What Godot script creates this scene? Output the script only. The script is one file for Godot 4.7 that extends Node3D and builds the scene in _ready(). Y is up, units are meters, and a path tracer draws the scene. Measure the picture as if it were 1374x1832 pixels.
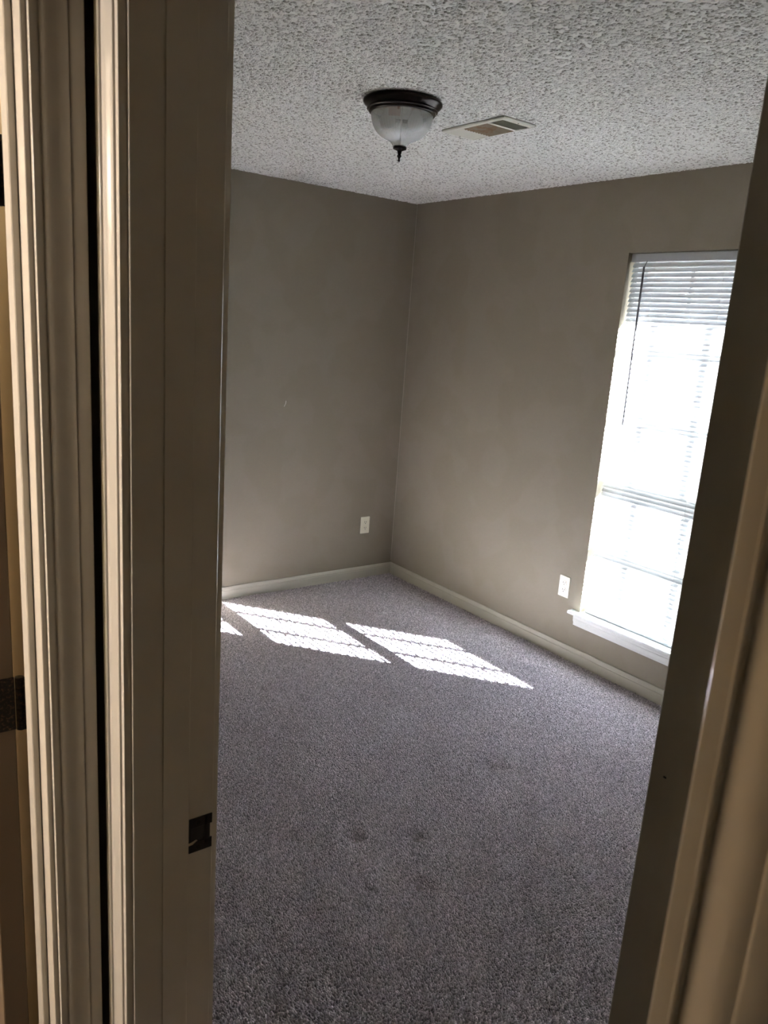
extends Node3D
# An empty carpeted bedroom seen from the hall through its doorway. Metres; the eye stands over the origin.

const CEIL := 2.44
const XW := 3.204      # room face of the window wall
const ZB := -4.12      # room face of the back wall
const XH := 0.3088     # hall face of the doorway wall
const XR := 0.4245     # room face of the doorway wall
const ZJ := -0.9208    # face of the far jamb
const ZN := -0.1637    # face of the near jamb
const ZE := -1.005     # hall face of the wall with the second door

var M := {}
var taken := {}


# ---------------------------------------------------------------- mesh building
class Shape:
	var v := PackedVector3Array()
	var n := PackedVector3Array()
	var uv := PackedVector2Array()
	var ix := PackedInt32Array()

	func tri(a: Vector3, b: Vector3, c: Vector3, na: Vector3, nb: Vector3, nc: Vector3) -> void:
		var g := (a - c).cross(a - b)
		var at := v.size()
		if g.dot(na + nb + nc) >= 0.0:
			v.append_array([a, b, c])
			n.append_array([na, nb, nc])
		else:
			v.append_array([a, c, b])
			n.append_array([na, nc, nb])
		uv.append_array([Vector2.ZERO, Vector2(1, 0), Vector2(0, 1)])
		ix.append_array([at, at + 1, at + 2])

	func quad(a: Vector3, b: Vector3, c: Vector3, d: Vector3, nn: Vector3) -> void:
		tri(a, b, c, nn, nn, nn)
		tri(a, c, d, nn, nn, nn)

	func quad4(a: Vector3, b: Vector3, c: Vector3, d: Vector3, na: Vector3, nb: Vector3, nc: Vector3, nd: Vector3) -> void:
		tri(a, b, c, na, nb, nc)
		tri(a, c, d, na, nc, nd)

	# a box between two corners, its edges chamfered by e
	func box(lo: Vector3, hi: Vector3, e := 0.0) -> Shape:
		var c := (lo + hi) / 2.0
		var h := (hi - lo) / 2.0
		e = minf(e, minf(h.x, minf(h.y, h.z)) * 0.9)
		for ax in 3:
			var bx := (ax + 1) % 3
			var cx := (ax + 2) % 3
			for s in [-1.0, 1.0]:
				var nn := Vector3.ZERO
				nn[ax] = s
				var p := []
				for k in [[-1, -1], [1, -1], [1, 1], [-1, 1]]:
					var q := Vector3.ZERO
					q[ax] = s * h[ax]
					q[bx] = k[0] * (h[bx] - e)
					q[cx] = k[1] * (h[cx] - e)
					p.append(c + q)
				quad(p[0], p[1], p[2], p[3], nn)
		if e <= 0.0:
			return self
		for ax in 3:   # edges along ax
			var bx := (ax + 1) % 3
			var cx := (ax + 2) % 3
			for s in [-1.0, 1.0]:
				for t in [-1.0, 1.0]:
					var nn := Vector3.ZERO
					nn[bx] = s
					nn[cx] = t
					var p := []
					for k in [[-1, 0], [1, 0], [1, 1], [-1, 1]]:
						var q := Vector3.ZERO
						q[ax] = k[0] * (h[ax] - e)
						q[bx] = s * (h[bx] - (e if k[1] else 0.0))
						q[cx] = t * (h[cx] - (0.0 if k[1] else e))
						p.append(c + q)
					quad(p[0], p[1], p[2], p[3], nn.normalized())
		for s in [-1.0, 1.0]:
			for t in [-1.0, 1.0]:
				for u in [-1.0, 1.0]:
					var sg := Vector3(s, t, u)
					var nn := sg.normalized()
					tri(c + sg * Vector3(h.x, h.y - e, h.z - e), c + sg * Vector3(h.x - e, h.y, h.z - e), c + sg * Vector3(h.x - e, h.y - e, h.z), nn, nn, nn)
		return self

	# normals of an outline's segments, softened where it bends gently; pairs of normals per segment
	static func soft(p: PackedVector2Array, closed: bool, most := 0.8) -> Array:
		var k := p.size()
		var segs := k if closed else k - 1
		var face := []
		var area := 0.0
		for i in k:
			area += p[i].cross(p[(i + 1) % k])
		var side := 1.0 if area > 0 else -1.0
		for i in segs:
			var d := (p[(i + 1) % k] - p[i]).normalized()
			face.append(Vector2(d.y, -d.x) * side)
		var out := []
		for i in segs:
			var a: Vector2 = face[i]
			var b: Vector2 = face[i]
			if i > 0 or closed:
				var f: Vector2 = face[(i - 1 + segs) % segs]
				if f.dot(face[i]) > most:
					a = (a + f).normalized()
			if i < segs - 1 or closed:
				var f: Vector2 = face[(i + 1) % segs]
				if f.dot(face[i]) > most:
					b = (b + f).normalized()
			out.append([a, b])
		return out

	# a closed outline in the plane of u and t, pushed along l
	func extrude(p: PackedVector2Array, o: Vector3, u: Vector3, t: Vector3, l: Vector3, most := 0.8) -> Shape:
		var sn := soft(p, true, most)
		var k := p.size()
		for i in k:
			var a := o + u * p[i].x + t * p[i].y
			var b := o + u * p[(i + 1) % k].x + t * p[(i + 1) % k].y
			var na: Vector2 = sn[i][0]
			var nb: Vector2 = sn[i][1]
			var n1 := u * na.x + t * na.y
			var n2 := u * nb.x + t * nb.y
			quad4(a, b, b + l, a + l, n1, n2, n2, n1)
		var tris := Geometry2D.triangulate_polygon(p)
		var ln := l.normalized()
		for i in range(0, tris.size(), 3):
			var q := []
			for j in 3:
				q.append(o + u * p[tris[i + j]].x + t * p[tris[i + j]].y)
			tri(q[0], q[1], q[2], -ln, -ln, -ln)
			tri(q[0] + l, q[1] + l, q[2] + l, ln, ln, ln)
		return self

	# an outline of (radius, height) turned round a vertical axis through c
	func lathe(p: PackedVector2Array, c: Vector3, segs: int, ribs := 0, depth := 0.0, closed := false, most := 0.7) -> Shape:
		var sn := soft(p, true, most) if closed else soft(p, false, most)
		var rings := []
		for i in p.size():
			var ring := []
			for j in segs:
				var an := TAU * j / segs
				var r := p[i].x
				if ribs > 0:
					r += depth * cos(an * ribs) * smoothstep(0.02, 0.05, p[i].x)
				ring.append(c + Vector3(r * cos(an), p[i].y, r * sin(an)))
			rings.append(ring)
		for i in sn.size():
			var i2 := (i + 1) % p.size()
			for j in segs:
				var j2 := (j + 1) % segs
				var nn := []
				for w in [[j, 0], [j2, 0], [j2, 1], [j, 1]]:
					var an: float = TAU * w[0] / segs
					var f: Vector2 = sn[i][w[1]]
					var q := Vector3(f.x * cos(an), f.y, f.x * sin(an))
					if ribs > 0:
						var r: float = maxf(p[i2 if w[1] else i].x, 0.01)
						var sl: float = depth * ribs * sin(an * ribs) / r * absf(f.x) * smoothstep(0.02, 0.05, r)
						q = (q + Vector3(-sin(an), 0, cos(an)) * sl).normalized()
					nn.append(q)
				quad4(rings[i][j], rings[i][j2], rings[i2][j2], rings[i2][j], nn[0], nn[1], nn[2], nn[3])
		return self

	func tube(a: Vector3, b: Vector3, r: float, segs := 8) -> Shape:
		var d := (b - a).normalized()
		var u := d.cross(Vector3.RIGHT if absf(d.x) < 0.8 else Vector3.UP).normalized()
		var w := d.cross(u)
		for j in segs:
			var p := TAU * j / segs
			var q := TAU * (j + 1) / segs
			var n1 := u * cos(p) + w * sin(p)
			var n2 := u * cos(q) + w * sin(q)
			quad4(a + n1 * r, a + n2 * r, b + n2 * r, b + n1 * r, n1, n2, n2, n1)
			tri(a, a + n1 * r, a + n2 * r, -d, -d, -d)
			tri(b, b + n1 * r, b + n2 * r, d, d, d)
		return self

	func mesh() -> ArrayMesh:
		var arr := []
		arr.resize(Mesh.ARRAY_MAX)
		arr[Mesh.ARRAY_VERTEX] = v
		arr[Mesh.ARRAY_NORMAL] = n
		arr[Mesh.ARRAY_TEX_UV] = uv
		arr[Mesh.ARRAY_INDEX] = ix
		var m := ArrayMesh.new()
		m.add_surface_from_arrays(Mesh.PRIMITIVE_TRIANGLES, arr)
		return m


# ---------------------------------------------------------------- naming
func numbered(called: String) -> String:
	var k: int = taken.get(called, 0)
	taken[called] = k + 1
	return called if k == 0 else "%s_%03d" % [called, k]


func tag(o: Node, label: String, category: String, group := "", kind := "") -> Node:
	o.set_meta("label", label)
	o.set_meta("category", category)
	if group:
		o.set_meta("group", group)
	if kind:
		o.set_meta("kind", kind)
	return o


func thing(called: String, label: String, category: String, at := Vector3.ZERO, kind := "") -> Node3D:
	var o := Node3D.new()
	o.name = numbered(called)
	add_child(o, true)
	o.position = at
	tag(o, label, category, "", kind)
	return o


# commits a shape given in world coordinates as one mesh under a node
func obj(called: String, s: Shape, mat: Material, parent: Node3D = null) -> MeshInstance3D:
	var o := MeshInstance3D.new()
	if parent:
		var back := parent.transform.affine_inverse()
		var up := parent.get_parent()
		if up is Node3D and up != self:
			back = parent.transform.affine_inverse() * (up as Node3D).transform.affine_inverse()
		for i in s.v.size():
			s.v[i] = back * s.v[i]
	o.mesh = s.mesh()
	o.material_override = mat
	if parent:
		o.name = called
		parent.add_child(o, true)
	else:
		o.name = numbered(called)
		add_child(o, true)
	return o


func struct(called: String, s: Shape, mat: Material, label: String, category: String) -> MeshInstance3D:
	var o := obj(called, s, mat)
	tag(o, label, category, "", "structure")
	return o


# ---------------------------------------------------------------- materials
func rgb8(r: int, g: int, b: int) -> Color:
	return Color(r / 255.0, g / 255.0, b / 255.0)


func mat(c: Color, rough := 0.6, metal := 0.0) -> StandardMaterial3D:
	var m := StandardMaterial3D.new()
	m.albedo_color = c
	m.roughness = rough
	m.metallic = metal
	return m


func noise_tex(size: int, sd: int, freq: float, ramp: Array, kind := FastNoiseLite.TYPE_SIMPLEX_SMOOTH, octaves := 3) -> NoiseTexture2D:
	var f := FastNoiseLite.new()
	f.seed = sd
	f.noise_type = kind
	f.frequency = freq
	f.fractal_octaves = octaves
	if kind == FastNoiseLite.TYPE_CELLULAR:
		f.cellular_return_type = FastNoiseLite.RETURN_DISTANCE
	var t := NoiseTexture2D.new()
	t.width = size
	t.height = size
	t.seamless = true
	t.noise = f
	var g := Gradient.new()
	var offs := PackedFloat32Array()
	var cols := PackedColorArray()
	for r in ramp:
		offs.append(r[0])
		cols.append(r[1])
	g.offsets = offs
	g.colors = cols
	t.color_ramp = g
	return t


func planes(m: StandardMaterial3D, tile: float, tile2 := 0.0) -> void:
	m.uv1_triplanar = true
	m.uv1_world_triplanar = true
	m.uv1_scale = Vector3.ONE / tile
	if tile2 > 0.0:
		m.uv2_triplanar = true
		m.uv2_world_triplanar = true
		m.uv2_scale = Vector3.ONE / tile2


func make_materials() -> void:
	var g0 := Color(0, 0, 0)
	var g1 := Color(1, 1, 1)
	# tan wall paint: faint roller texture, old touch-up patches
	var roller := noise_tex(512, 11, 0.06, [[0.0, g0], [1.0, g1]])
	var patches := noise_tex(512, 12, 0.009, [[0.0, rgb8(142, 132, 114)], [0.42, rgb8(143, 133, 115)], [0.54, rgb8(146, 136, 119)], [1.0, rgb8(144, 134, 117)]])
	var w := mat(Color.WHITE, 0.72)
	w.albedo_texture = patches
	w.heightmap_enabled = true
	w.heightmap_texture = roller
	w.heightmap_scale = 0.03
	planes(w, 2.3)
	M.wall = w
	M.hall = mat(rgb8(220, 218, 214), 0.75)
	M.bath = mat(rgb8(204, 188, 158), 0.7)
	# one even white for the sprayed ceiling, one mauve-grey with a faint random variation for the carpet
	M.ceiling = mat(rgb8(228, 226, 221), 0.95)
	var k := mat(rgb8(196, 186, 189), 1.0)
	k.metallic_specular = 0.1
	k.albedo_texture = noise_tex(512, 31, 0.02, [[0.0, rgb8(238, 236, 237)], [1.0, g1]])
	planes(k, 1.9)
	M.carpet = k
	var y := mat(Color.WHITE, 1.0)
	y.metallic_specular = 0.1
	y.vertex_color_use_as_albedo = true
	M.yarn = y
	var dr := mat(Color.WHITE, 0.95)
	dr.vertex_color_use_as_albedo = true
	M.drops = dr
	M.hall_carpet = mat(rgb8(132, 124, 120), 1.0)
	# gloss trim paint with brush marks
	var t := mat(rgb8(204, 198, 187), 0.18)
	t.metallic_specular = 0.35
	t.heightmap_enabled = true
	t.heightmap_texture = noise_tex(512, 41, 0.03, [[0.0, g0], [1.0, g1]])
	t.heightmap_scale = 0.015
	planes(t, 0.5)
	M.trim = t
	M.wood = mat(rgb8(92, 74, 52), 0.5)
	M.base = mat(rgb8(192, 186, 170), 0.4)
	M.sill = mat(rgb8(222, 222, 218), 0.35)
	M.frame = mat(rgb8(225, 226, 226), 0.4)
	var s := mat(rgb8(188, 190, 190), 0.4)
	s.backlight_enabled = true
	s.backlight = Color(0.76, 0.76, 0.76)
	M.slat = s
	M.rail = mat(rgb8(182, 184, 186), 0.4)
	M.cord = mat(rgb8(225, 225, 220), 0.8)
	M.wand = mat(rgb8(120, 116, 120), 0.2)
	var p := mat(Color(1, 1, 1, 0.04), 0.0)
	p.transparency = BaseMaterial3D.TRANSPARENCY_ALPHA
	M.pane = p
	M.bronze = mat(rgb8(34, 25, 22), 0.22, 0.7)
	var old := mat(Color.WHITE, 0.55, 0.5)
	old.albedo_texture = noise_tex(256, 51, 0.05, [[0.0, rgb8(12, 9, 7)], [0.58, rgb8(28, 21, 14)], [0.74, rgb8(62, 46, 28)], [1.0, rgb8(104, 84, 56)]])
	planes(old, 0.08)
	M.old_bronze = old
	M.strike = mat(rgb8(14, 11, 10), 0.45, 0.3)
	M.dark = mat(rgb8(18, 15, 13), 0.6)
	M.paint_bit = mat(rgb8(190, 178, 156), 0.5)
	var gl := mat(Color(0.93, 0.94, 0.94, 0.27), 0.04)
	gl.transparency = BaseMaterial3D.TRANSPARENCY_ALPHA
	M.glass = gl
	M.white_metal = mat(rgb8(226, 224, 218), 0.4)
	M.bulb = mat(rgb8(236, 234, 228), 0.25)
	M.socket = mat(rgb8(214, 190, 182), 0.6)
	M.copper = mat(rgb8(150, 82, 52), 0.5)
	M.grille = mat(rgb8(206, 202, 190), 0.45)
	var rust := mat(Color.WHITE, 0.75)
	rust.albedo_texture = noise_tex(256, 61, 0.018, [[0.0, rgb8(128, 116, 98)], [0.5, rgb8(134, 120, 100)], [0.66, rgb8(128, 96, 62)], [1.0, rgb8(112, 70, 36)]])
	planes(rust, 0.3)
	M.rust = rust
	M.duct = mat(rgb8(104, 94, 82), 0.8)
	M.plate = mat(rgb8(226, 219, 198), 0.35)
	M.slot = mat(rgb8(30, 26, 22), 0.7)
	M.caulk = mat(rgb8(214, 208, 194), 0.6)
	M.bead = mat(rgb8(172, 162, 144), 0.6)
	M.soffit = mat(rgb8(196, 190, 178), 0.8)
	var lawn := mat(Color.WHITE, 1.0)
	lawn.albedo_texture = noise_tex(512, 71, 0.05, [[0.0, rgb8(38, 38, 28)], [1.0, rgb8(62, 58, 44)]])
	planes(lawn, 2.0)
	M.lawn = lawn
	M.fence = mat(rgb8(140, 82, 56), 0.85)
	var lampm := mat(rgb8(255, 236, 208), 0.4)
	lampm.emission_enabled = true
	lampm.emission = Color(1.0, 0.9, 0.76)
	lampm.emission_energy_multiplier = 0.2
	M.glow = lampm


# ---------------------------------------------------------------- the view and the light
func _ready() -> void:
	var cam := Camera3D.new()
	cam.name = "camera"
	add_child(cam)
	var cb := Basis(Vector3(0.80576224, 0.06982685, 0.58810834), Vector3(0.08343087, 0.96973899, -0.22944627), Vector3(-0.5863331, 0.23394553, 0.77555334))
	cam.transform = Transform3D(cb.orthonormalized(), Vector3(0, 1.6882, 0))
	cam.near = 0.03
	cam.far = 200.0
	var ca := CameraAttributesPhysical.new()
	ca.frustum_focal_length = 18.2096
	ca.frustum_focus_distance = 2.6
	ca.exposure_aperture = 8.5
	cam.attributes = ca
	cam.fov = 2.0 * rad_to_deg(atan(916.0 / 1390.0))
	cam.current = true

	var env := Environment.new()
	env.background_mode = Environment.BG_SKY
	var sky := Sky.new()
	var sm := ProceduralSkyMaterial.new()
	sm.sky_top_color = Color(0.66, 0.76, 0.92)
	sm.sky_horizon_color = Color(0.88, 0.92, 0.98)
	sm.ground_horizon_color = Color(0.6, 0.58, 0.52)
	sm.ground_bottom_color = Color(0.45, 0.43, 0.38)
	sm.sun_angle_max = 0.0
	sky.sky_material = sm
	env.sky = sky
	env.background_energy_multiplier = 0.6
	env.tonemap_mode = Environment.TONE_MAPPER_LINEAR
	env.tonemap_exposure = 17.2
	env.sdfgi_enabled = true
	env.ssao_enabled = true
	env.ssil_enabled = true
	var we := WorldEnvironment.new()
	we.name = "environment"
	we.environment = env
	add_child(we)

	var sun := DirectionalLight3D.new()
	sun.name = "sun"
	sun.light_energy = 10.6
	sun.light_color = Color(0.92, 0.965, 1.0)
	sun.light_angular_distance = 0.1
	sun.shadow_enabled = true
	sun.sky_mode = DirectionalLight3D.SKY_MODE_LIGHT_ONLY
	add_child(sun)
	var el := deg_to_rad(23.6)
	var ray := Vector3(-0.6247 * cos(el), -sin(el), -0.7809 * cos(el))
	sun.look_at_from_position(Vector3.ZERO, ray, Vector3.UP)

	make_materials()
	shell()
	doorway()
	second_door()
	window()
	blind()
	ceiling_light()
	vent()
	outlets()
	bath_light()
	outside()


# ---------------------------------------------------------------- the setting
func carpet_height(x: float, z: float, f: FastNoiseLite) -> float:
	var y := -0.006 + f.get_noise_2d(x * 60.0, z * 60.0) * 0.0012
	for d in [[1.595, -2.961, 0.022], [1.64, -2.93, 0.016], [2.094, -1.932, 0.026], [2.13, -1.9, 0.018], [1.371, -1.845, 0.03], [1.552, -1.738, 0.026], [1.415, -1.551, 0.032], [1.27, -1.62, 0.02], [1.19, -1.99, 0.02]]:
		var q: float = ((x - d[0]) * (x - d[0]) + (z - d[1]) * (z - d[1])) / (d[2] * d[2])
		if q < 8.0:
			y -= 0.020 * exp(-q * q)
	return y


func carpet() -> Shape:
	var f := FastNoiseLite.new()
	f.seed = 5
	f.frequency = 0.05
	f.fractal_octaves = 2
	var s := Shape.new()
	var x0 := XR - 0.06
	var z1 := -0.06
	var step := 0.012
	var nx := int((XW + 0.01 - x0) / step) + 1
	var nz := int((z1 - ZB + 0.01) / step) + 1
	s.v.resize(nx * nz)
	s.n.resize(nx * nz)
	s.uv.resize(nx * nz)
	for j in nz:
		for i in nx:
			var x := x0 + i * step
			var z := ZB - 0.01 + j * step
			s.v[j * nx + i] = Vector3(x, carpet_height(x, z, f), z)
	for j in nz:
		for i in nx:
			var a := s.v[j * nx + maxi(i - 1, 0)]
			var b := s.v[j * nx + mini(i + 1, nx - 1)]
			var c := s.v[maxi(j - 1, 0) * nx + i]
			var d := s.v[mini(j + 1, nz - 1) * nx + i]
			s.n[j * nx + i] = (d - c).cross(b - a).normalized()
	s.ix.resize((nx - 1) * (nz - 1) * 6)
	var at := 0
	for j in nz - 1:
		for i in nx - 1:
			var p := j * nx + i
			for q in [p, p + 1, p + nx + 1, p, p + nx + 1, p + nx]:
				s.ix[at] = q
				at += 1
	return s


# a small dome, its rim at height 0: the cut end of a tuft, or a drop of ceiling spray
func dome(rings: Array, sides: int) -> ArrayMesh:
	var p := PackedVector2Array()
	for q in rings:
		p.append(Vector2(q[0], q[1]))
	return Shape.new().lathe(p, Vector3.ZERO, sides, 0, 0.0, false, -1.0).mesh()


func scatter(called: String, mesh: Mesh, mat_: Material, buffer: PackedFloat32Array, colors: bool, parent: Node3D, label: String) -> void:
	var mm := MultiMesh.new()
	mm.transform_format = MultiMesh.TRANSFORM_3D
	mm.use_colors = colors
	mm.mesh = mesh
	mm.instance_count = buffer.size() / (16 if colors else 12)
	mm.buffer = buffer
	var o := MultiMeshInstance3D.new()
	o.name = called
	o.multimesh = mm
	o.material_override = mat_
	parent.add_child(o, true)
	o.set_meta("kind", "stuff")
	o.set_meta("label", label)


# cut pile: hundreds of thousands of tufts that lean the way feet and vacuum left them
func carpet_pile() -> void:
	var f := FastNoiseLite.new()
	f.seed = 5
	f.frequency = 0.05
	f.fractal_octaves = 2
	var lean := FastNoiseLite.new()
	lean.seed = 8
	lean.frequency = 0.9
	var fine := FastNoiseLite.new()
	fine.seed = 9
	fine.frequency = 18.0
	var pile_shade := FastNoiseLite.new()
	pile_shade.seed = 10
	pile_shade.frequency = 75.0
	var rng := RandomNumberGenerator.new()
	rng.seed = 17
	var step := 0.0052
	var buf := PackedFloat32Array()
	var nx := int((XW - XR + 0.05) / step)
	var nz := int((-0.20 - ZB) / step)
	buf.resize(nx * nz * 16)
	var at := 0
	for j in nz:
		for i in nx:
			var x := XR - 0.05 + (i + rng.randf_range(0.0, 1.0)) * step
			var z := ZB + 0.013 + (j + rng.randf_range(0.0, 1.0)) * step
			if z > -0.75 and x > 1.25 or x > XW - 0.013 or x < XR and (z < ZJ or z > ZN):
				continue
			var y := carpet_height(x, z, f)
			var lx := lean.get_noise_2d(x, z) * 0.55 + fine.get_noise_2d(x, z) * 0.55 + rng.randf_range(-0.35, 0.35)
			var lz := lean.get_noise_2d(x + 31.0, z) * 0.55 + fine.get_noise_2d(x + 9.0, z) * 0.55 + rng.randf_range(-0.35, 0.35)
			var up := Vector3(lx, 1.0, lz).normalized()
			var w := rng.randf_range(0.82, 1.3)
			var h := rng.randf_range(0.75, 1.25)
			var e := up.cross(Vector3(cos(at), 0.0, sin(at))).normalized()
			var g := e.cross(up)
			e *= w
			g *= w * rng.randf_range(0.75, 1.1)
			up *= h
			var t := rng.randf_range(0.58, 1.24) * (1.0 + 0.55 * pile_shade.get_noise_2d(x, z))  # tone contrast paints the shade between tufts into the pile colour
			buf[at] = e.x
			buf[at + 1] = up.x
			buf[at + 2] = g.x
			buf[at + 3] = x
			buf[at + 4] = e.y
			buf[at + 5] = up.y
			buf[at + 6] = g.y
			buf[at + 7] = y
			buf[at + 8] = e.z
			buf[at + 9] = up.z
			buf[at + 10] = g.z
			buf[at + 11] = z
			buf[at + 12] = 0.605 * t
			buf[at + 13] = 0.545 * t
			buf[at + 14] = 0.572 * t
			buf[at + 15] = 1.0
			at += 16
	buf.resize(at)
	var tuft := dome([[0.0022, -0.002], [0.0027, 0.003], [0.0023, 0.006], [0.0012, 0.0076], [0.0001, 0.0080]], 7)
	scatter("carpet_pile", tuft, M.yarn, buf, true, get_node("floor"), "cut pile tufts of the carpet")


# sprayed texture: drops of compound stuck to the ceiling, flat gaps left between them
func ceiling_spray() -> void:
	var rng := RandomNumberGenerator.new()
	rng.seed = 23
	var thin := FastNoiseLite.new()
	thin.seed = 24
	thin.frequency = 38.0
	thin.fractal_octaves = 1
	var crevice_shade := FastNoiseLite.new()
	crevice_shade.seed = 25
	crevice_shade.frequency = 62.0
	crevice_shade.fractal_octaves = 2
	var step := 0.0062
	var buf := PackedFloat32Array()
	var nx := int((XW - XR) / step)
	var nz := int((-0.76 - ZB) / step)
	buf.resize(nx * nz * 16)
	var at := 0
	for j in nz:
		for i in nx:
			var x := XR + (i + rng.randf_range(0.0, 1.0)) * step
			var z := ZB + (j + rng.randf_range(0.0, 1.0)) * step
			if thin.get_noise_2d(x, z) < -0.22 or x > 2.070 and x < 2.256 and z > -2.563 and z < -2.205 or Vector2(x - 1.735, z + 2.355).length() < 0.128:
				continue
			var w := rng.randf_range(0.75, 1.5)
			var v := w * rng.randf_range(0.6, 1.0)
			var h := rng.randf_range(0.35, 0.9)
			var c := cos(at)
			var s := sin(at)
			buf[at] = c * w
			buf[at + 1] = 0.0
			buf[at + 2] = s * v
			buf[at + 3] = x
			buf[at + 4] = 0.0
			buf[at + 5] = -h
			buf[at + 6] = 0.0
			buf[at + 7] = CEIL
			buf[at + 8] = s * w
			buf[at + 9] = 0.0
			buf[at + 10] = -c * v
			buf[at + 11] = z
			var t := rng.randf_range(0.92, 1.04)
			if crevice_shade.get_noise_2d(x, z) + rng.randf_range(-0.12, 0.12) > 0.30:
				t *= 0.55  # darkened drops: shade of the crevices put into the drop colour
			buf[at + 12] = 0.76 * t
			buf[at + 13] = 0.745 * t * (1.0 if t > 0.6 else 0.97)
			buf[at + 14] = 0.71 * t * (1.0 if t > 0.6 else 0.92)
			buf[at + 15] = 1.0
			at += 16
	buf.resize(at)
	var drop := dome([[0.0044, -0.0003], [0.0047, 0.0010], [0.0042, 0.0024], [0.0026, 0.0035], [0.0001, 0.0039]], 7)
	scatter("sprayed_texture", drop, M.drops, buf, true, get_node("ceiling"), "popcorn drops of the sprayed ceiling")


func base_profile() -> PackedVector2Array:   # (out from the wall, up)
	return PackedVector2Array([Vector2(0, -0.01), Vector2(0.0125, -0.01), Vector2(0.0125, 0.052), Vector2(0.0105, 0.0535), Vector2(0.0105, 0.056), Vector2(0.011, 0.0575), Vector2(0.0105, 0.062), Vector2(0.0085, 0.068), Vector2(0.007, 0.074), Vector2(0.005, 0.077), Vector2(0, 0.078)])


func shell() -> void:
	struct("floor", carpet(), M.carpet, "mauve-grey cut pile carpet of the empty bedroom, dented by furniture feet", "carpet")
	carpet_pile()
	struct("trim_1", Shape.new().box(Vector3(-3.3, -0.12, ZB - 0.1), Vector3(XW + 0.13, -0.02, 1.5)), M.hall_carpet, "floor slab under the carpet", "floor slab")
	struct("floor_1", Shape.new().box(Vector3(-3.2, -0.019, -3.0), Vector3(XR - 0.058, 0.0, 1.4)), M.hall_carpet, "brown hall carpet at the threshold under the viewer", "carpet")
	struct("ceiling", Shape.new().box(Vector3(-3.3, CEIL, ZB - 0.12), Vector3(XW + 0.13, CEIL + 0.08, 1.5)), M.ceiling, "white sprayed popcorn ceiling", "ceiling")
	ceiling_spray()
	var wb := struct("wall_back", Shape.new().box(Vector3(XH, -0.02, ZB - 0.1), Vector3(XW + 0.13, CEIL + 0.01, ZB)), M.wall, "tan back wall with a small white scratch, left of the corner", "wall")
	var sc := Shape.new()
	sc.tube(Vector3(2.318, 1.203, ZB + 0.0005), Vector3(2.316, 1.185, ZB + 0.0005), 0.0028, 6)
	sc.tube(Vector3(2.316, 1.185, ZB + 0.0005), Vector3(2.306, 1.168, ZB + 0.0005), 0.002, 6)
	obj("scratch", sc, M.caulk, wb).set_meta("label", "small white scratch in the tan paint")
	# the window wall with its opening
	var w := Shape.new()
	var x2 := XW + 0.13
	w.box(Vector3(XW, -0.02, ZB), Vector3(x2, CEIL + 0.01, -2.46))
	w.box(Vector3(XW, -0.02, -1.60), Vector3(x2, CEIL + 0.01, 0.1))
	w.box(Vector3(XW, -0.02, -2.46), Vector3(x2, 0.255, -1.60))
	w.box(Vector3(XW, 2.10, -2.46), Vector3(x2, CEIL + 0.01, -1.60))
	struct("wall_right", w, M.wall, "tan wall that holds the tall window", "wall")
	struct("trim_2", Shape.new().box(Vector3(XW - 0.003, 0.09, ZB - 0.001), Vector3(XW + 0.001, CEIL, ZB + 0.003), 0.0012), M.bead, "pale caulk line down the corner of the two tan walls", "caulk line")
	# the wall with the bedroom doorway
	var d := Shape.new()
	d.box(Vector3(XH, -0.02, ZB), Vector3(XR, CEIL + 0.01, ZJ - 0.019))
	d.box(Vector3(XH, -0.02, ZN + 0.019), Vector3(XR, CEIL + 0.01, 1.4))
	d.box(Vector3(XH, 2.06, ZJ - 0.019), Vector3(XR, CEIL + 0.01, ZN + 0.019))
	struct("wall_left", d, M.wall, "wall that the bedroom doorway is cut through", "wall")
	# the closet that juts into the room beside the doorway
	var cl := Shape.new()
	cl.box(Vector3(1.25, -0.02, -0.747), Vector3(1.35, CEIL + 0.01, 0.0), 0.004)
	cl.box(Vector3(1.352, -0.02, -0.747), Vector3(XW, CEIL + 0.01, -0.647))
	cl.box(Vector3(XR, -0.02, -0.04), Vector3(1.25, CEIL + 0.01, 0.06))
	var wc := struct("wall_closet", cl, M.wall, "dark tan wall corner of the closet just inside the doorway, at the right", "wall")
	obj("nail_hole", Shape.new().box(Vector3(1.2485, 0.8915, -0.7165), Vector3(1.2505, 0.8955, -0.710), 0.001), M.slot, wc).set_meta("label", "small dark nail hole")
	# hall and the lit room beyond it
	var h := Shape.new()
	h.box(Vector3(-3.2, -0.02, -1.106), Vector3(-0.511, CEIL + 0.01, ZE))
	h.box(Vector3(0.2385, -0.02, -1.106), Vector3(0.2788, CEIL + 0.01, ZE))
	h.box(Vector3(0.2788, -0.02, -1.106), Vector3(XH, CEIL + 0.01, -1.085))
	h.box(Vector3(-0.511, 2.06, -1.106), Vector3(0.2385, CEIL + 0.01, ZE))
	struct("wall_hall", h, M.hall, "hall wall around the second doorway at the far left", "wall")
	var r := Shape.new()
	r.box(Vector3(-3.3, -0.02, 1.4), Vector3(XR, CEIL + 0.01, 1.5))
	r.box(Vector3(-3.3, -0.02, -1.106), Vector3(-3.2, CEIL + 0.01, 1.4))
	struct("wall_front", r, M.hall, "hall walls behind the viewer", "wall")
	var b := Shape.new()
	b.box(Vector3(-1.65, -0.02, -3.0), Vector3(-1.55, CEIL + 0.01, -1.106))
	b.box(Vector3(-1.65, -0.02, -3.1), Vector3(XH, CEIL + 0.01, -3.0))
	b.box(Vector3(XH - 0.012, -0.02, -3.0), Vector3(XH - 0.001, CEIL + 0.01, -1.107))
	struct("wall_bath", b, M.bath, "ochre walls of the lit room beyond the second doorway", "wall")
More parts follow.
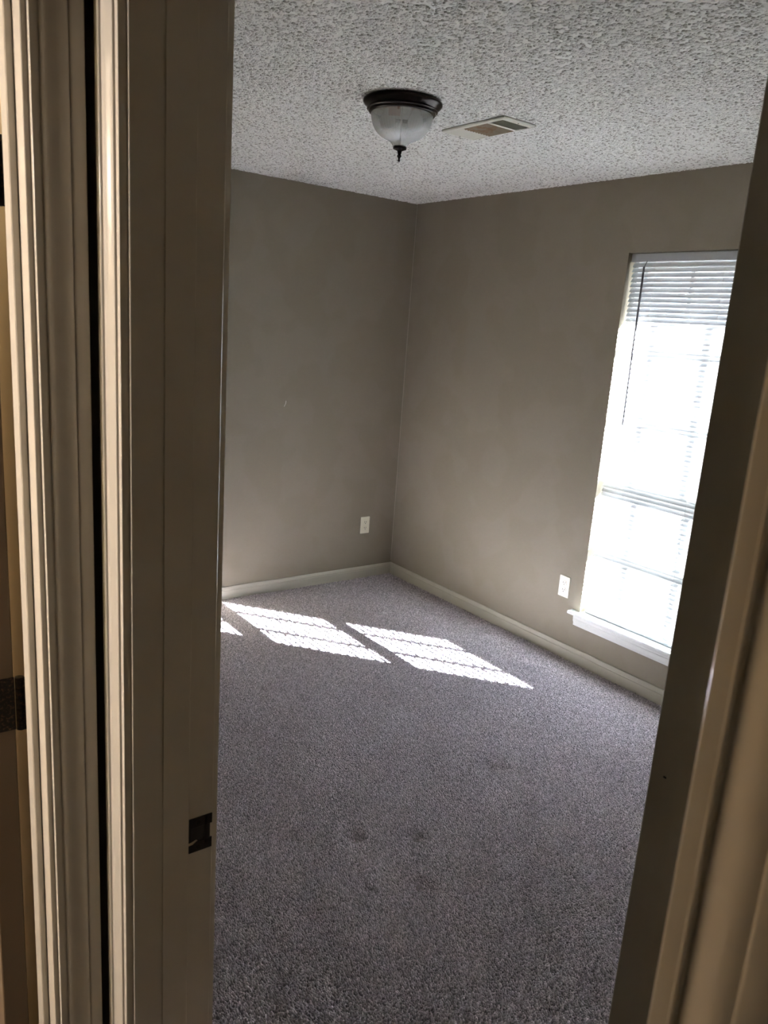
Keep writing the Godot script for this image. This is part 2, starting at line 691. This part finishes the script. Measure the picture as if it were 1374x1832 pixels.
	# baseboards
	var bp := base_profile()
	struct("baseboard_back", Shape.new().extrude(bp, Vector3(XR, 0, ZB), Vector3(0, 0, 1), Vector3.UP, Vector3(XW - XR, 0, 0)), M.base, "tan painted baseboard along the back wall", "baseboard")
	struct("baseboard_right", Shape.new().extrude(bp, Vector3(XW, 0, ZB), Vector3(-1, 0, 0), Vector3.UP, Vector3(0, 0, -0.747 - ZB)), M.base, "tan painted baseboard under the window", "baseboard")
	struct("baseboard_left", Shape.new().extrude(bp, Vector3(XR, 0, ZB), Vector3(1, 0, 0), Vector3.UP, Vector3(0, 0, 3.1)), M.base, "tan painted baseboard behind the far jamb", "baseboard")


func casing_profile() -> PackedVector2Array:   # (out from the opening, off the wall)
	return PackedVector2Array([Vector2(0, 0), Vector2(0, 0.0085), Vector2(0.0004, 0.0093), Vector2(0.0014, 0.0096), Vector2(0.0098, 0.0096), Vector2(0.0101, 0.0112), Vector2(0.0110, 0.0122), Vector2(0.0124, 0.0124), Vector2(0.0136, 0.0118), Vector2(0.0142, 0.0106), Vector2(0.0152, 0.0104),
		Vector2(0.018, 0.0108), Vector2(0.022, 0.0122), Vector2(0.026, 0.0140), Vector2(0.030, 0.0153), Vector2(0.034, 0.0160), Vector2(0.0375, 0.0160), Vector2(0.0396, 0.0154), Vector2(0.0402, 0.0172), Vector2(0.0412, 0.0182), Vector2(0.0425, 0.0185), Vector2(0.0535, 0.0182), Vector2(0.0560, 0.0172), Vector2(0.057, 0.0150), Vector2(0.057, 0)])


func doorway() -> void:
	var top := 2.032
	var d := thing("door_1", "cream painted frame of the open bedroom doorway, no door in view", "door frame", Vector3(XR, 0, ZJ), "structure")
	obj("jamb", Shape.new().box(Vector3(XH, 0, ZJ - 0.019), Vector3(XR, top, ZJ), 0.0008), M.trim, d)
	obj("jamb", Shape.new().box(Vector3(XH, 0, ZN), Vector3(XR, top, ZN + 0.019), 0.0008), M.trim, d)
	obj("head_jamb", Shape.new().box(Vector3(XH, top, ZJ - 0.019), Vector3(XR, top + 0.019, ZN + 0.019)), M.trim, d)
	var st0 := 0.3495
	obj("stop", Shape.new().box(Vector3(st0, 0, ZJ), Vector3(st0 + 0.0385, top, ZJ + 0.0018), 0.0015), M.trim, d)
	obj("stop", Shape.new().box(Vector3(st0, 0, ZN - 0.0018), Vector3(st0 + 0.0385, top, ZN), 0.0015), M.trim, d)
	var cp := casing_profile()
	var rev := 0.0053
	var up := Vector3(0, top + rev, 0)
	for side in [[XH, -1.0], [XR, 1.0]]:
		var out := Vector3(side[1], 0, 0)
		obj("casing", Shape.new().extrude(cp, Vector3(side[0], 0, ZJ - rev), Vector3(0, 0, -1), out, up), M.trim, d)
		obj("casing", Shape.new().extrude(cp, Vector3(side[0], 0, ZN + rev), Vector3(0, 0, 1), out, up), M.trim, d)
		obj("head_casing", Shape.new().extrude(cp, Vector3(side[0], top + rev, ZJ - rev - 0.057), Vector3.UP, out, Vector3(0, 0, ZN - ZJ + 2 * rev + 0.114)), M.trim, d)
	# strike plate, its lip rolled over the edge of the jamb
	var z := ZJ
	var sp := Shape.new()
	sp.box(Vector3(0.3858, 0.929, z - 0.001), Vector3(0.4235, 0.946, z + 0.0014), 0.0005)
	sp.box(Vector3(0.3858, 0.969, z - 0.001), Vector3(0.4235, 0.985, z + 0.0014), 0.0005)
	sp.box(Vector3(0.3858, 0.944, z - 0.001), Vector3(0.3925, 0.971, z + 0.0014), 0.0005)
	var lip := PackedVector2Array([Vector2(0, -0.0012), Vector2(0, 0.0014), Vector2(0.004, 0.0014), Vector2(0.008, 0.0005), Vector2(0.011, -0.0015), Vector2(0.0130, -0.005), Vector2(0.0112, -0.0056), Vector2(0.0095, -0.003), Vector2(0.006, -0.0012)])
	sp.extrude(lip, Vector3(0.412, 0.938, z), Vector3(1, 0, 0), Vector3(0, 0, 1), Vector3(0, 0.046, 0))
	var plate := obj("strike_plate", sp, M.strike, d)
	plate.set_meta("label", "dark bronze strike plate")
	obj("latch_hole", Shape.new().box(Vector3(0.3920, 0.945, z - 0.012), Vector3(0.413, 0.970, z + 0.0003)), M.dark, plate)
	for y in [0.937, 0.977]:
		obj("screw", Shape.new().extrude(circle(0.0036, 12), Vector3(0.402, y, z + 0.0012), Vector3.RIGHT, Vector3.UP, Vector3(0, 0, 0.0008)), M.old_bronze, plate)
	obj("paint_fleck", Shape.new().extrude(PackedVector2Array([Vector2(0, 0), Vector2(0.007, 0.0004), Vector2(0.015, 0.005), Vector2(0.013, 0.007), Vector2(0.006, 0.0045), Vector2(0, 0.004)]), Vector3(0.386, 0.9425, z + 0.0013), Vector3.RIGHT, Vector3.UP, Vector3(0, 0, 0.0004)), M.paint_bit, plate)


func circle(r: float, k: int) -> PackedVector2Array:
	var p := PackedVector2Array()
	for i in k:
		p.append(Vector2.from_angle(TAU * i / k) * r)
	return p


func second_door() -> void:
	var top := 2.032
	var xj := 0.2195
	var xl := -0.4915
	var zb := -1.106
	var d := thing("door_2", "cream painted door frame at the far left edge, its door standing open inward", "door frame", Vector3(xj, 0, ZE), "structure")
	obj("jamb", Shape.new().box(Vector3(xj, 0, zb), Vector3(xj + 0.019, top, ZE), 0.0008), M.trim, d)
	obj("jamb", Shape.new().box(Vector3(xl - 0.019, 0, zb), Vector3(xl, top, ZE), 0.0008), M.trim, d)
	obj("head_jamb", Shape.new().box(Vector3(xl - 0.019, top, zb), Vector3(xj + 0.019, top + 0.019, ZE)), M.trim, d)
	obj("stop", Shape.new().box(Vector3(xj - 0.0092, 0, -1.0735), Vector3(xj, top, -1.041), 0.0012), M.trim, d)
	obj("stop", Shape.new().box(Vector3(xl, 0, -1.0735), Vector3(xl + 0.0092, top, -1.041), 0.0012), M.trim, d)
	obj("head_stop", Shape.new().box(Vector3(xl, top - 0.0092, -1.0735), Vector3(xj, top, -1.041), 0.0012), M.trim, d)
	var cp := casing_profile()
	var up := Vector3(0, top + 0.006, 0)
	obj("casing", Shape.new().extrude(cp, Vector3(xj + 0.0067, 0, ZE), Vector3(1, 0, 0), Vector3(0, 0, 1), up), M.trim, d)
	obj("casing", Shape.new().extrude(cp, Vector3(xl - 0.0067, 0, ZE), Vector3(-1, 0, 0), Vector3(0, 0, 1), up), M.trim, d)
	obj("head_casing", Shape.new().extrude(cp, Vector3(xl - 0.0637, top + 0.006, ZE), Vector3.UP, Vector3(0, 0, 1), Vector3(xj - xl + 0.1274 - 0.005, 0, 0)), M.trim, d)
	# the leaf, swung ninety degrees into the room beyond
	var leaf := obj("door_leaf", Shape.new().box(Vector3(0.1685, 0.012, -1.775), Vector3(0.2035, top - 0.004, -1.112), 0.0015), M.wood, d)
	for y in [0.27, 1.125, 1.838]:
		var k := Shape.new()
		k.box(Vector3(0.1740, y - 0.041, -1.1125), Vector3(0.2040, y + 0.041, -1.1105), 0.0006)
		for q in 5:
			k.tube(Vector3(0.2105, y - 0.041 + q * 0.0164 + 0.0006, -1.1095), Vector3(0.2105, y - 0.041 + (q + 1) * 0.0164 - 0.0006, -1.1095), 0.0062, 12)
		k.tube(Vector3(0.2105, y - 0.041, -1.1095), Vector3(0.2105, y + 0.041, -1.1095), 0.0045, 10)
		k.box(Vector3(0.2180, y - 0.041, -1.106), Vector3(0.2198, y + 0.041, -1.078), 0.0005)
		k.box(Vector3(0.2105, y - 0.041, -1.1065), Vector3(0.2190, y + 0.041, -1.1045), 0.0005)
		var hg := obj("hinge", k, M.old_bronze, leaf)
		hg.set_meta("label", "worn bronze hinge with paint flecks")


func window() -> void:
	var z0 := -2.46
	var z1 := -1.60
	var w := thing("window_1", "tall white double hung window with a grid of small panes", "window", Vector3(XW + 0.1, 0.28, -2.03), "structure")
	# sill board with horns, apron below
	var nose := PackedVector2Array([Vector2(-0.128, 0), Vector2(0.034, 0), Vector2(0.0385, 0.003), Vector2(0.040, 0.008), Vector2(0.0385, 0.014), Vector2(0.034, 0.0175), Vector2(-0.128, 0.0175)])
	var sl := Shape.new()
	sl.extrude(nose, Vector3(XW, 0.2655, z0), Vector3(-1, 0, 0), Vector3.UP, Vector3(0, 0, z1 - z0))
	for q in [z0 - 0.052, z1]:
		var horn := nose.duplicate()
		horn[0].x = -0.0005
		horn[6].x = -0.0005
		sl.extrude(horn, Vector3(XW, 0.2655, q), Vector3(-1, 0, 0), Vector3.UP, Vector3(0, 0, 0.052))
	obj("window_sill", sl, M.sill, w)
	var ap := PackedVector2Array([Vector2(0, 0), Vector2(0.009, 0), Vector2(0.0105, 0.0015), Vector2(0.0105, 0.014), Vector2(0.0125, 0.020), Vector2(0.016, 0.027), Vector2(0.0165, 0.036), Vector2(0.0150, 0.038), Vector2(0.0175, 0.041), Vector2(0.0175, 0.056), Vector2(0.015, 0.060), Vector2(0, 0.060)])
	obj("apron", Shape.new().extrude(ap, Vector3(XW, 0.205, z0 - 0.026), Vector3(-1, 0, 0), Vector3.UP, Vector3(0, 0, z1 - z0 + 0.052)), M.sill, w)
	# outer frame
	var x0 := XW + 0.065
	var x1 := XW + 0.135
	var fr := Shape.new()
	fr.box(Vector3(x0, 0.283, z0), Vector3(x1, 2.10, z0 + 0.018))
	fr.box(Vector3(x0, 0.283, z1 - 0.018), Vector3(x1, 2.10, z1))
	fr.box(Vector3(x0, 2.082, z0), Vector3(x1, 2.10, z1))
	fr.box(Vector3(x0, 0.283, z0), Vector3(x1, 0.300, z1))
	obj("window_frame", fr, M.frame, w)
	# two sashes, each with nine or six lights
	for sash in [[0.300, 1.042, XW + 0.075, [0.66], 0.046], [0.990, 2.082, XW + 0.103, [1.365, 1.705], 0.016]]:
		var lo: float = sash[0]
		var hi: float = sash[1]
		var x: float = sash[2]
		var g0 := z0 + 0.018
		var g1 := z1 - 0.018
		var s := Shape.new()
		s.box(Vector3(x, lo, g0), Vector3(x + 0.026, hi, g0 + 0.030), 0.002)
		s.box(Vector3(x, lo, g1 - 0.030), Vector3(x + 0.026, hi, g1), 0.002)
		s.box(Vector3(x, lo, g0 + 0.030), Vector3(x + 0.026, lo + 0.045, g1 - 0.030), 0.002)
		s.box(Vector3(x, hi - 0.045, g0 + 0.030), Vector3(x + 0.026, hi, g1 - 0.030), 0.002)
		var so := obj("sash", s, M.frame, w)
		var ys := [lo + 0.045]
		for y in sash[3]:
			obj("muntin", Shape.new().box(Vector3(x + 0.003, y - sash[4] / 2, g0 + 0.030), Vector3(x + 0.023, y + sash[4] / 2, g1 - 0.030), 0.002), M.frame, so)
			ys.append(y)
		ys.append(hi - 0.045)
		for k in 2:
			var zc: float = [-2.172, -1.888][k]
			obj("muntin", Shape.new().box(Vector3(x + 0.003, lo + 0.045, zc - 0.010), Vector3(x + 0.023, hi - 0.045, zc + 0.010), 0.002), M.frame, so)
		var zs := [g0 + 0.030, -2.172, -1.888, g1 - 0.030]
		for i in ys.size() - 1:
			for k in 3:
				obj("pane", Shape.new().box(Vector3(x + 0.0115, ys[i], zs[k]), Vector3(x + 0.0145, ys[i + 1], zs[k + 1])), M.pane, so)


func blind() -> void:
	var z0 := -2.447
	var z1 := -1.613
	var xc := XW + 0.032
	var b := thing("window_blind", "white mini blind lowered over the tall window, slats tilted half open", "blind", Vector3(xc, 0.284, -2.03))
	var hr := PackedVector2Array([Vector2(-0.0135, 0), Vector2(-0.0135, 0.034), Vector2(-0.011, 0.036), Vector2(0.011, 0.036), Vector2(0.0135, 0.034), Vector2(0.0135, 0), Vector2(0.010, -0.001), Vector2(-0.010, -0.001)])
	obj("head_rail", Shape.new().extrude(hr, Vector3(xc, 2.061, z0 - 0.006), Vector3.RIGHT, Vector3.UP, Vector3(0, 0, z1 - z0 + 0.012)), M.rail, b)
	obj("bottom_rail", Shape.new().box(Vector3(xc - 0.012, 0.286, z0), Vector3(xc + 0.012, 0.298, z1), 0.003), M.rail, b)
	# one slat, a shallow arc 25 mm wide, the room edge tipped down
	var arc := PackedVector2Array()
	for i in 7:
		var u := -0.0125 + 0.025 * i / 6.0
		arc.append(Vector2(u, 0.0018 * (1.0 - pow(u / 0.0125, 2)) + 0.0002))
	for i in range(6, -1, -1):
		var u := -0.0125 + 0.025 * i / 6.0
		arc.append(Vector2(u, 0.0018 * (1.0 - pow(u / 0.0125, 2)) - 0.0002))
	var tilt := deg_to_rad(57.0)
	var ss := Shape.new().extrude(arc, Vector3(0, 0, z0 + 2.03), Vector3(cos(tilt), sin(tilt), 0), Vector3(-sin(tilt), cos(tilt), 0), Vector3(0, 0, z1 - z0), 0.5)
	var slat_mesh := ss.mesh()
	var count := 77
	var rng := RandomNumberGenerator.new()
	rng.seed = 4
	for i in count:
		var o := MeshInstance3D.new()
		o.name = "slat"
		o.mesh = slat_mesh
		o.material_override = M.slat
		b.add_child(o, true)
		o.position = Vector3(0, 2.046 - 0.284 - i * 0.02275, 0)
		o.rotation = Vector3(rng.randf_range(-0.0008, 0.0008), 0, rng.randf_range(-0.02, 0.02))
	for z in [-2.315, -1.965, -1.70]:
		var c := Shape.new()
		for x in [xc - 0.0125, xc + 0.0125]:
			c.tube(Vector3(x, 0.295, z), Vector3(x, 2.062, z), 0.0007, 6)
		obj("ladder_cord", c, M.cord, b)
	var wd := Shape.new()
	wd.tube(Vector3(XW - 0.004, 2.035, -2.361), Vector3(XW - 0.003, 1.295, -2.355), 0.0052, 6)
	wd.tube(Vector3(XW + 0.014, 2.062, -2.361), Vector3(XW - 0.004, 2.030, -2.361), 0.0022, 6)
	obj("tilt_wand", wd, M.wand, b).set_meta("label", "thin grey plastic tilt wand")


func ceiling_light() -> void:
	var c := Vector3(1.735, CEIL, -2.355)
	var f := thing("ceiling_light", "flush ceiling light with a dark bronze rim and a ribbed glass bowl", "ceiling light", c)
	# stepped bronze pan
	var pan := PackedVector2Array([Vector2(0.05, 0.0), Vector2(0.124, 0.0), Vector2(0.132, -0.0028), Vector2(0.137, -0.0084), Vector2(0.1375, -0.0126), Vector2(0.135, -0.0168), Vector2(0.128, -0.0231), Vector2(0.122, -0.0280), Vector2(0.1205, -0.0301), Vector2(0.122, -0.0315), Vector2(0.1225, -0.0343), Vector2(0.120, -0.0371), Vector2(0.117, -0.0378), Vector2(0.117, -0.0406), Vector2(0.114, -0.0448), Vector2(0.109, -0.0469), Vector2(0.106, -0.0462), Vector2(0.106, -0.0364), Vector2(0.118, -0.0140), Vector2(0.05, -0.0084)])
	obj("canopy", Shape.new().lathe(pan, c, 96, 0, 0.0, true), M.bronze, f)
	obj("reflector", Shape.new().lathe(PackedVector2Array([Vector2(0.0, -0.0087), Vector2(0.1155, -0.0143), Vector2(0.1048, -0.0367), Vector2(0.1036, -0.0367), Vector2(0.1138, -0.0155), Vector2(0.0, -0.0101)]), c, 64), M.white_metal, f)
	# ribbed bowl: outside with flutes, inside smooth
	var bowl := PackedVector2Array([Vector2(0.1045, -0.0390), Vector2(0.105, -0.0470), Vector2(0.104, -0.0570), Vector2(0.1015, -0.0690), Vector2(0.097, -0.0820), Vector2(0.090, -0.0950), Vector2(0.080, -0.1070), Vector2(0.067, -0.1170), Vector2(0.053, -0.1240), Vector2(0.042, -0.1290), Vector2(0.034, -0.1340), Vector2(0.028, -0.1410), Vector2(0.024, -0.1490), Vector2(0.006, -0.1500)])
	var inner := PackedVector2Array()
	for i in range(bowl.size() - 1, -1, -1):
		inner.append(Vector2(maxf(bowl[i].x - 0.0045, 0.0055), bowl[i].y + (0.004 if i > 4 else 0.0015 if i > 0 else 0.0)))
	var gl := Shape.new()
	gl.lathe(bowl, c, 560, 56, 0.0026)
	gl.lathe(inner, c, 120)
	obj("glass_bowl", gl, M.glass, f)
	obj("finial", Shape.new().lathe(PackedVector2Array([Vector2(0.0, -0.1460), Vector2(0.022, -0.1470), Vector2(0.0245, -0.1510), Vector2(0.0235, -0.1560), Vector2(0.016, -0.1590), Vector2(0.0085, -0.1620), Vector2(0.0065, -0.1700), Vector2(0.0055, -0.1740), Vector2(0.0078, -0.1770), Vector2(0.0078, -0.1800), Vector2(0.0045, -0.1830), Vector2(0.0035, -0.1890), Vector2(0.0048, -0.1920), Vector2(0.0036, -0.1960), Vector2(0.0, -0.1974)]), c, 24), M.bronze, f)
	obj("stem", Shape.new().tube(c + Vector3(0, -0.010, 0), c + Vector3(0, -0.149, 0), 0.003), M.white_metal, f)
	for s in [-1.0, 1.0]:
		var q: Vector3 = c + Vector3(0.052 * s * 0.8, -0.040, 0.052 * s * 0.6)
		var u: Vector3 = Vector3(0.8, 0, 0.6) * s
		obj("bulb", Shape.new().lathe(PackedVector2Array([Vector2(0.0, -0.056), Vector2(0.012, -0.053), Vector2(0.023, -0.045), Vector2(0.028, -0.032), Vector2(0.0265, -0.018), Vector2(0.018, -0.002), Vector2(0.013, 0.010), Vector2(0.013, 0.014), Vector2(0.0, 0.014)]), q - u * 0.004, 24), M.bulb, f)
		obj("socket", Shape.new().lathe(PackedVector2Array([Vector2(0.0, 0.010), Vector2(0.017, 0.010), Vector2(0.019, 0.028), Vector2(0.0, 0.028)]), q - u * 0.004, 20), M.socket, f)
	# paper label inside the pan
	var lb := Vector3(-0.586, 0, 0.776).normalized()
	var side := Vector3(lb.z, 0, -lb.x)
	var ls := Shape.new()
	var a := c + lb * 0.060 + Vector3(0, -0.020, 0) - side * 0.005
	ls.extrude(PackedVector2Array([Vector2(0, 0), Vector2(0.040, 0), Vector2(0.040, -0.045), Vector2(0, -0.045)]), a, side * -1.0, Vector3.UP, lb * 0.002)
	var lab := obj("paper_label", ls, M.socket, f)
	obj("print_mark", Shape.new().extrude(PackedVector2Array([Vector2(0, 0), Vector2(0.008, 0), Vector2(0.008, -0.012), Vector2(0, -0.012)]), a + Vector3(0, -0.012, 0) - side * 0.004 + lb * 0.002, side * -1.0, Vector3.UP, lb * 0.0006), M.copper, lab)


func vent() -> void:
	var x0 := 2.077
	var x1 := 2.249
	var z0 := -2.556
	var z1 := -2.212
	var y := CEIL
	var v := thing("ceiling_vent", "white metal air register in the ceiling, its middle stained rusty brown", "air vent", Vector3((x0 + x1) / 2, y, (z0 + z1) / 2))
	var fr := Shape.new()
	var t := 0.009
	var e := 0.003
	fr.box(Vector3(x0, y - t, z0), Vector3(x0 + 0.024, y, z1), e)
	fr.box(Vector3(x1 - 0.010, y - t, z0), Vector3(x1, y, z1), e)
	fr.box(Vector3(x0 + 0.02, y - t, z0), Vector3(x1 - 0.008, y, z0 + 0.018), e)
	fr.box(Vector3(x0 + 0.02, y - t, z1 - 0.028), Vector3(x1 - 0.008, y, z1), e)
	for z in [-2.460, -2.316]:
		fr.box(Vector3(x0 + 0.02, y - t, z - 0.005), Vector3(x1 - 0.008, y, z + 0.005), e)
	obj("vent_frame", fr, M.grille, v)
	obj("duct", Shape.new().box(Vector3(x0 + 0.01, y - 0.0012, z0 + 0.01), Vector3(x1 - 0.005, y + 0.03, z1 - 0.01)), M.duct, v)
	var xa := x0 + 0.024
	var xb := x1 - 0.010
	# far section: blades turned flat, white; middle: rusty blades; near: blades seen edge on
	for i in 6:
		var z := z0 + 0.0225 + i * 0.0125
		obj("louver", Shape.new().extrude(PackedVector2Array([Vector2(-0.0075, -0.0015), Vector2(0.0075, 0.0008), Vector2(0.0075, 0.0018), Vector2(-0.0075, -0.0005)]), Vector3(xa, y - 0.0065, z), Vector3(0, 0, 1), Vector3.UP, Vector3(xb - xa, 0, 0)), M.grille, v)
	for i in 10:
		var x := xa + 0.007 + i * (xb - xa - 0.008) / 9.5
		obj("louver", Shape.new().extrude(PackedVector2Array([Vector2(-0.0062, 0.0028), Vector2(0.0062, -0.0028), Vector2(0.0062, -0.0018), Vector2(-0.0062, 0.0038)]), Vector3(x, y - 0.0065, -2.4555), Vector3(1, 0, 0), Vector3.UP, Vector3(0, 0, 0.135)), M.rust, v)
	for i in 7:
		var z := -2.306 + i * 0.0105
		obj("louver", Shape.new().extrude(PackedVector2Array([Vector2(-0.0045, 0.0030), Vector2(0.0035, -0.0030), Vector2(0.0035, -0.0020), Vector2(-0.0045, 0.0040)]), Vector3(xa, y - 0.0065, z), Vector3(0, 0, 1), Vector3.UP, Vector3(xb - xa, 0, 0)), M.grille, v)
	for z in [z0 + 0.008, z1 - 0.016]:
		obj("screw", Shape.new().lathe(PackedVector2Array([Vector2(0.0, -t - 0.0012), Vector2(0.003, -t - 0.0008), Vector2(0.0038, -t), Vector2(0.0, -t)]), Vector3((x0 + x1) / 2 + 0.005, y, z), 10), M.duct, v)


func outlet(label: String, c: Vector3, u: Vector3, out: Vector3) -> void:
	var o := thing("wall_outlet", label, "outlet", c)
	o.set_meta("group", "wall outlets")
	var y := Vector3.UP
	var rim := PackedVector2Array()
	for k in [[1, 1, 0], [-1, 1, 1], [-1, -1, 2], [1, -1, 3]]:
		for j in 4:
			var an: float = PI / 2 * k[2] + PI / 2 * j / 3.0
			rim.append(Vector2(k[0] * 0.032, k[1] * 0.0542) + Vector2.from_angle(an) * 0.003)
	var p := Shape.new()
	p.extrude(rim, c, u, y, out * 0.0042, 0.7)
	var face := PackedVector2Array()
	for q in rim:
		face.append(q * 0.95)
	p.extrude(face, c + out * 0.0042, u, y, out * 0.0014, 0.7)
	obj("cover_plate", p, M.plate, o)
	for s in [-1.0, 1.0]:
		var rc: Vector3 = c + y * s * 0.0195 + out * 0.0050
		var ro := PackedVector2Array()
		for j in 24:
			var an := TAU * j / 24
			ro.append(Vector2(cos(an) * 0.0172, clampf(sin(an) * 0.0172, -0.0142, 0.0142)))
		var r := obj("receptacle", Shape.new().extrude(ro, rc, u, y, out * 0.0022, 0.7), M.plate, o)
		for q in [-1.0, 1.0]:
			obj("slot", Shape.new().extrude(PackedVector2Array([Vector2(-0.0013, -0.0045), Vector2(0.0013, -0.0045), Vector2(0.0013, 0.0045), Vector2(-0.0013, 0.0045)]), rc + u * q * 0.0064 + y * 0.003 + out * 0.0017, u, y, out * 0.0008), M.slot, r)
		obj("slot", Shape.new().extrude(circle(0.0028, 10), rc - y * 0.0075 + out * 0.0017, u, y, out * 0.0008), M.slot, r)
	obj("screw", Shape.new().extrude(circle(0.0032, 12), c + out * 0.0054, u, y, out * 0.0008), M.plate, o)


func outlets() -> void:
	outlet("cream wall outlet low on the back wall, left of the corner", Vector3(2.960, 0.369, ZB), Vector3.RIGHT, Vector3(0, 0, 1))
	outlet("cream wall outlet beside the window, above its sill's left end", Vector3(XW, 0.389, -2.5815), Vector3(0, 0, 1), Vector3(-1, 0, 0))


func bath_light() -> void:
	wall_lamp("round glowing wall lamp in the room beyond the second doorway, on its left wall", Vector3(-1.55, 2.06, -1.66), Vector3(1, 0, 0), Color(1.0, 0.96, 0.93), 0.165)
	wall_lamp("unseen wall lamp added on the rear wall beyond the second doorway to light the gap behind its door", Vector3(-0.02, 2.06, -3.0), Vector3(0, 0, 1), Color(1.0, 0.86, 0.62), 0.02)  # added lamp, out of view, warms the gap behind the open leaf


func wall_lamp(label: String, at: Vector3, out: Vector3, tint: Color, energy: float) -> void:
	var c := at + out * 0.22
	var f := thing("wall_lamp", label, "wall lamp", at)
	f.set_meta("group", "wall lamps beyond the second doorway")
	var side := Vector3(out.z, 0, out.x)
	obj("back_plate", Shape.new().box((at - side * 0.07).min(at + side * 0.07 + out * 0.025) + Vector3(0, -0.07, 0), (at - side * 0.07).max(at + side * 0.07 + out * 0.025) + Vector3(0, 0.07, 0), 0.006), M.bronze, f)
	obj("arm", Shape.new().tube(at + out * 0.02, at + out * 0.165, 0.011, 12), M.bronze, f)
	var g := Shape.new()
	var p := PackedVector2Array()
	for i in 17:
		var an := -PI / 2 + PI * i / 16.0
		p.append(Vector2(maxf(cos(an), 0.0001) * 0.06, sin(an) * 0.06))
	g.lathe(p, c, 32)
	obj("lamp_globe", g, M.glow, f)
	var l := OmniLight3D.new()
	l.name = "lamp_light"
	l.light_color = tint
	l.light_energy = energy
	l.light_size = 0.05
	l.omni_range = 12.0
	l.omni_attenuation = 2.0
	l.shadow_enabled = true
	l.position = c
	add_child(l, true)


func outside() -> void:
	struct("ground", Shape.new().box(Vector3(XW + 0.13, -0.5, -40), Vector3(60, -0.3, 40)), M.lawn, "dark winter lawn outside the window", "lawn")
	var e := Shape.new()
	e.box(Vector3(XW + 0.13, 2.2, -6), Vector3(3.846, 2.215, 2))
	e.box(Vector3(3.826, 2.2, -6), Vector3(3.846, 2.40, 2))
	e.box(Vector3(XW + 0.13, 2.385, -6), Vector3(3.846, 2.40, 2))
	var f := thing("board_fence", "red-brown board fence across the lawn behind the blind, also set there to block low sky light", "fence", Vector3(7.6, -0.3, -5.0))  # placed here to cut horizon light on the top slats
	var rng := RandomNumberGenerator.new()
	rng.seed = 9
	for i in 90:
		var z := -12.0 + i * 0.155
		var t := 1.50 + rng.randf_range(-0.006, 0.006)
		obj("fence_board", Shape.new().box(Vector3(7.6, -0.3, z), Vector3(7.62, t, z + 0.148), 0.002), M.fence, f)
	for y in [0.1, 1.25]:
		obj("fence_rail", Shape.new().box(Vector3(7.56, y, -12.0), Vector3(7.6, y + 0.09, 1.95)), M.fence, f)
	struct("eave", e, M.soffit, "boxed eave that shades the top of the window outside", "eave")
